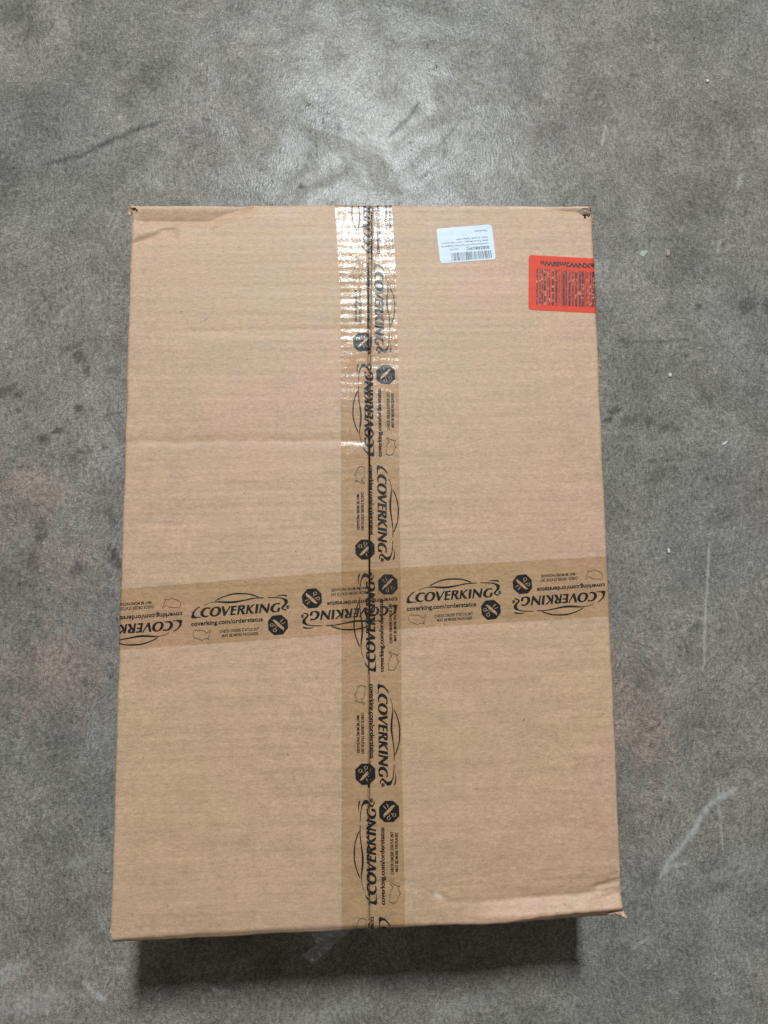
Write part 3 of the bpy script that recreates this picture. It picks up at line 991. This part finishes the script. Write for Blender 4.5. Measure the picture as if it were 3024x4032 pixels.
def put_print(tape, qx, qy, ang, scale, off, lim):
    """one repeat of the print with its octagon at (qx, qy)"""
    c, s = math.cos(ang), math.sin(ang)
    for nm, (tm, mt) in TEMPL.items():
        v = mverts(tm)
        u, w = v[:, 0] * scale, (v[:, 1] + 11.3) * scale
        X, Y = qx + u * c - w * s, qy + u * s + w * c
        ok = (np.abs(X) < lim[0]) & (np.abs(Y) < lim[1])
        if not ok.any():
            continue
        P = drape(np.clip(X, -lim[0] - 3, lim[0] + 3), np.clip(Y, -lim[1] - 3, lim[1] + 3), off)
        bm = bmesh.new()
        bm.from_mesh(tm)
        bm.verts.ensure_lookup_table()
        for i, vv in enumerate(bm.verts):
            vv.co = P[i]
        bmesh.ops.delete(bm, geom=[vv for i, vv in enumerate(bm.verts) if not ok[i]], context='VERTS')
        me = bpy.data.meshes.new(nm)
        bm.to_mesh(me)
        bm.free()
        link(nm, me, M[mt], tape)


rad = math.radians
for qx, qy, a in ((-86.4, -72.4, 0), (-54.1, -47.6, 180), (118.0, -61.3, 0), (149.6, -37.0, 180), (-258.0, -58.4, 180)):
    put_print(htape, qx, qy, rad(3.05 + a), 1.0, .36, (274, 370))
for qx, qy, a in ((-2.8, 205.6, -90.35), (19.8, 172.2, 89.7), (-2.9, -1.5, -90.35), (18.7, -35.4, 89.7), (-5.2, -211.5, -90.35), (16.6, -245.7, 89.7),
                  (21.0, 380.0, 89.7), (-7.0, -421.0, -90.35)):
    put_print(vtape, qx, qy, rad(a), 1.015, .62, (300, 376))


# ------------------------------------------------------------------ labels
def frame(o, ang):
    c, s = math.cos(ang), math.sin(ang)
    return lambda u, v: (o[0] + u * c - v * s, o[1] + u * s + v * c)


def rounded(w, h, r, n=6, right=True):
    pts = []
    for cx, cy, a0, on in ((w - r, h - r, 0, right), (r, h - r, 90, True), (r, r, 180, True), (w - r, r, 270, right)):
        for i in range(n + 1):
            a = rad(a0 + 90 * i / n)
            pts.append((cx + r * math.cos(a), cy + r * math.sin(a)))
    return pts


def sticker(name, me, fr, off, mat, parent, step=1.6):
    dice(me, step)
    v = mverts(me)
    X, Y = fr(v[:, 0], v[:, 1])
    P = drape(X, Y, off, surf)
    me.vertices.foreach_set('co', P.astype(np.float32).reshape(-1))
    me.update()
    if len(me.polygons) and sum(p.normal.z for p in me.polygons) < 0:
        me.flip_normals()
    return link(name, me, mat, parent)


def bars(x0, x1, y0, y1, seed, n, fill=.55):
    r = np.random.default_rng(seed)
    w = r.choice([1, 1, 2, 2, 3], 2 * n).astype(float)
    w[1::2] = r.choice([1, 1, 2, 2], n)
    w = w / w[:-1].sum() * (x1 - x0)
    x = x0
    v, f = [], []
    for i in range(2 * n - 1):
        if i % 2 == 0:
            k = len(v)
            v += [(x, y0, 0), (x + w[i], y0, 0), (x + w[i], y1, 0), (x, y1, 0)]
            f.append([k, k + 1, k + 2, k + 3])
        x += w[i]
    return mesh_pydata('bars', v, f)


# white label: its writing stands upside down as seen from the near side
fw = frame((134.8, 293.7 + 37.4), rad(185.0))
fw = frame((131.0 + .1, 330.9), rad(185.2))
WL, HL = 57.4, 37.6
wl = sticker('white_label', curve_mesh([rounded(WL, HL, 3.0)]), fw, .18, M['white_label'], box)
wl['label'] = 'small white barcode label with rounded corners'


def wtext(txt, x0, x1, base, cap, bold=0.0):
    return fit_text(txt, x0, x1, base, cap, bold)


sticker('barcode', bars(4.0, 45.5, 27.5, 36.0, 5, 34), fw, .26, M['ink_label'], wl)
sticker('lettering', join([wtext('B08Z4MG9FC', 5.5, 29.5, 22.6, 3.3, .02), wtext('2022/2021', 37, 47, 23.2, 1.3),
                           wtext('Coverking Custom Fit Seat Cover Designed for', 5.6, 55, 19.2, 1.75, .01), wtext('Select Toyota Models, 1 Row, Neosupreme', 5.6, 54, 15.9, 1.75, .01),
                           wtext('Fabric, Kryptek Typhon Solid', 5.6, 38, 12.6, 1.75, .01), wtext('Newhere', 5.8, 18.5, 5.0, 2.3, .01)]), fw, .26, M['ink_label'], wl, 2.0)

# red label folded round the long edge
fr_ = frame((268.0, 294.0), rad(180 - 2.55))
RL, RH = 99.5, 58.5
rl = sticker('red_label', curve_mesh([rounded(RL, RH, 3.0)]), fr_, .2, M['red_label'], box)
rl['label'] = 'red barcode label folded over the right edge'
sticker('barcode', bars(4.0, 91.5, 14.5, 52.5, 9, 33), fr_, .28, M['ink_red'], rl)
sticker('lettering', fit_text('PcsXNW2mBIWn', 24.5, 87.5, 5.5, 5.4, .05), fr_, .28, M['ink_red_text'], rl)


# ------------------------------------------------------------------ crumbs on the floor
def crumb(name, x, y, pts, th, mat, label, cat, tilt=.08, rot=0.0):
    n = len(pts)
    c, s = math.cos(rot), math.sin(rot)
    v = []
    for k, (z, sc) in enumerate(((0.0, 1.0), (th * .7, 1.0), (th, .78))):
        for a, b in pts:
            a2, b2 = a * sc, b * sc
            v.append(((x * 0 + a2 * c - b2 * s) / 1000, (a2 * s + b2 * c) / 1000, (z + (0 if k == 0 else tilt * a2)) / 1000))
    f = [list(range(n - 1, -1, -1)), list(range(2 * n, 3 * n))]
    for k in (0, 1):
        f += [[k * n + i, k * n + (i + 1) % n, (k + 1) * n + (i + 1) % n, (k + 1) * n + i] for i in range(n)]
    o = link(name, mesh_pydata(name, v, f), M[mat], None, smooth=False)
    o.location = (x / 1000, y / 1000, .0001)
    o['label'] = label
    o['category'] = cat
    return o


crumb('paint_chip', 351, 372, [(-5.5, -1.5), (-1, -5), (6, 1), (5, 3.5), (1.5, 3), (0, 4.5), (-3, 2)], 1.1, 'chip', 'pale grey-green flat chip on the floor right of the white label, beyond the red label', 'chip', .06, .1)
crumb('paint_chip', 382, 373, [(-2, -4.5), (1.5, -3.5), (3, 2), (1, 4.5), (-1.5, 3.5), (-2.5, 0)], 1.6, 'chip_brown', 'small brown and cream chip just right of the pale grey-green chip', 'chip', .1, .1)
crumb('crumb', 375, 217, [(-2.5, -2), (.5, -2.6), (2.8, 0), (1.5, 2.4), (-1.5, 1.8)], 1.8, 'chip_white', 'bright white crumb on the floor, right of the box below the red label', 'crumb', .1, .4)
crumb('crumb', 438, 132, [(-5, -1), (0, -1.6), (5, .6), (3, 1.8), (-2, 1.2)], 1.0, 'chip_white', 'thin white sliver lying near the right margin, level with upper lengthwise tape', 'crumb', .05, .35)
crumb('crumb', 361, 3, [(-1.6, -3), (1.4, -2.4), (1.8, 1.5), (0, 3.2), (-1.7, 1)], 1.6, 'chip_white', 'white crumb on the floor right of the box, closest to the crosswise tape', 'crumb', .05, .1)
crumb('crumb', 447, 604, [(-2.0, -1.8), (1.5, -2.1), (2.3, .5), (.6, 2.3), (-1.7, 1.5)], 2.2, 'chip_white', 'white pebble-like crumb on the floor near the far right corner of the picture', 'crumb', .05, .3)
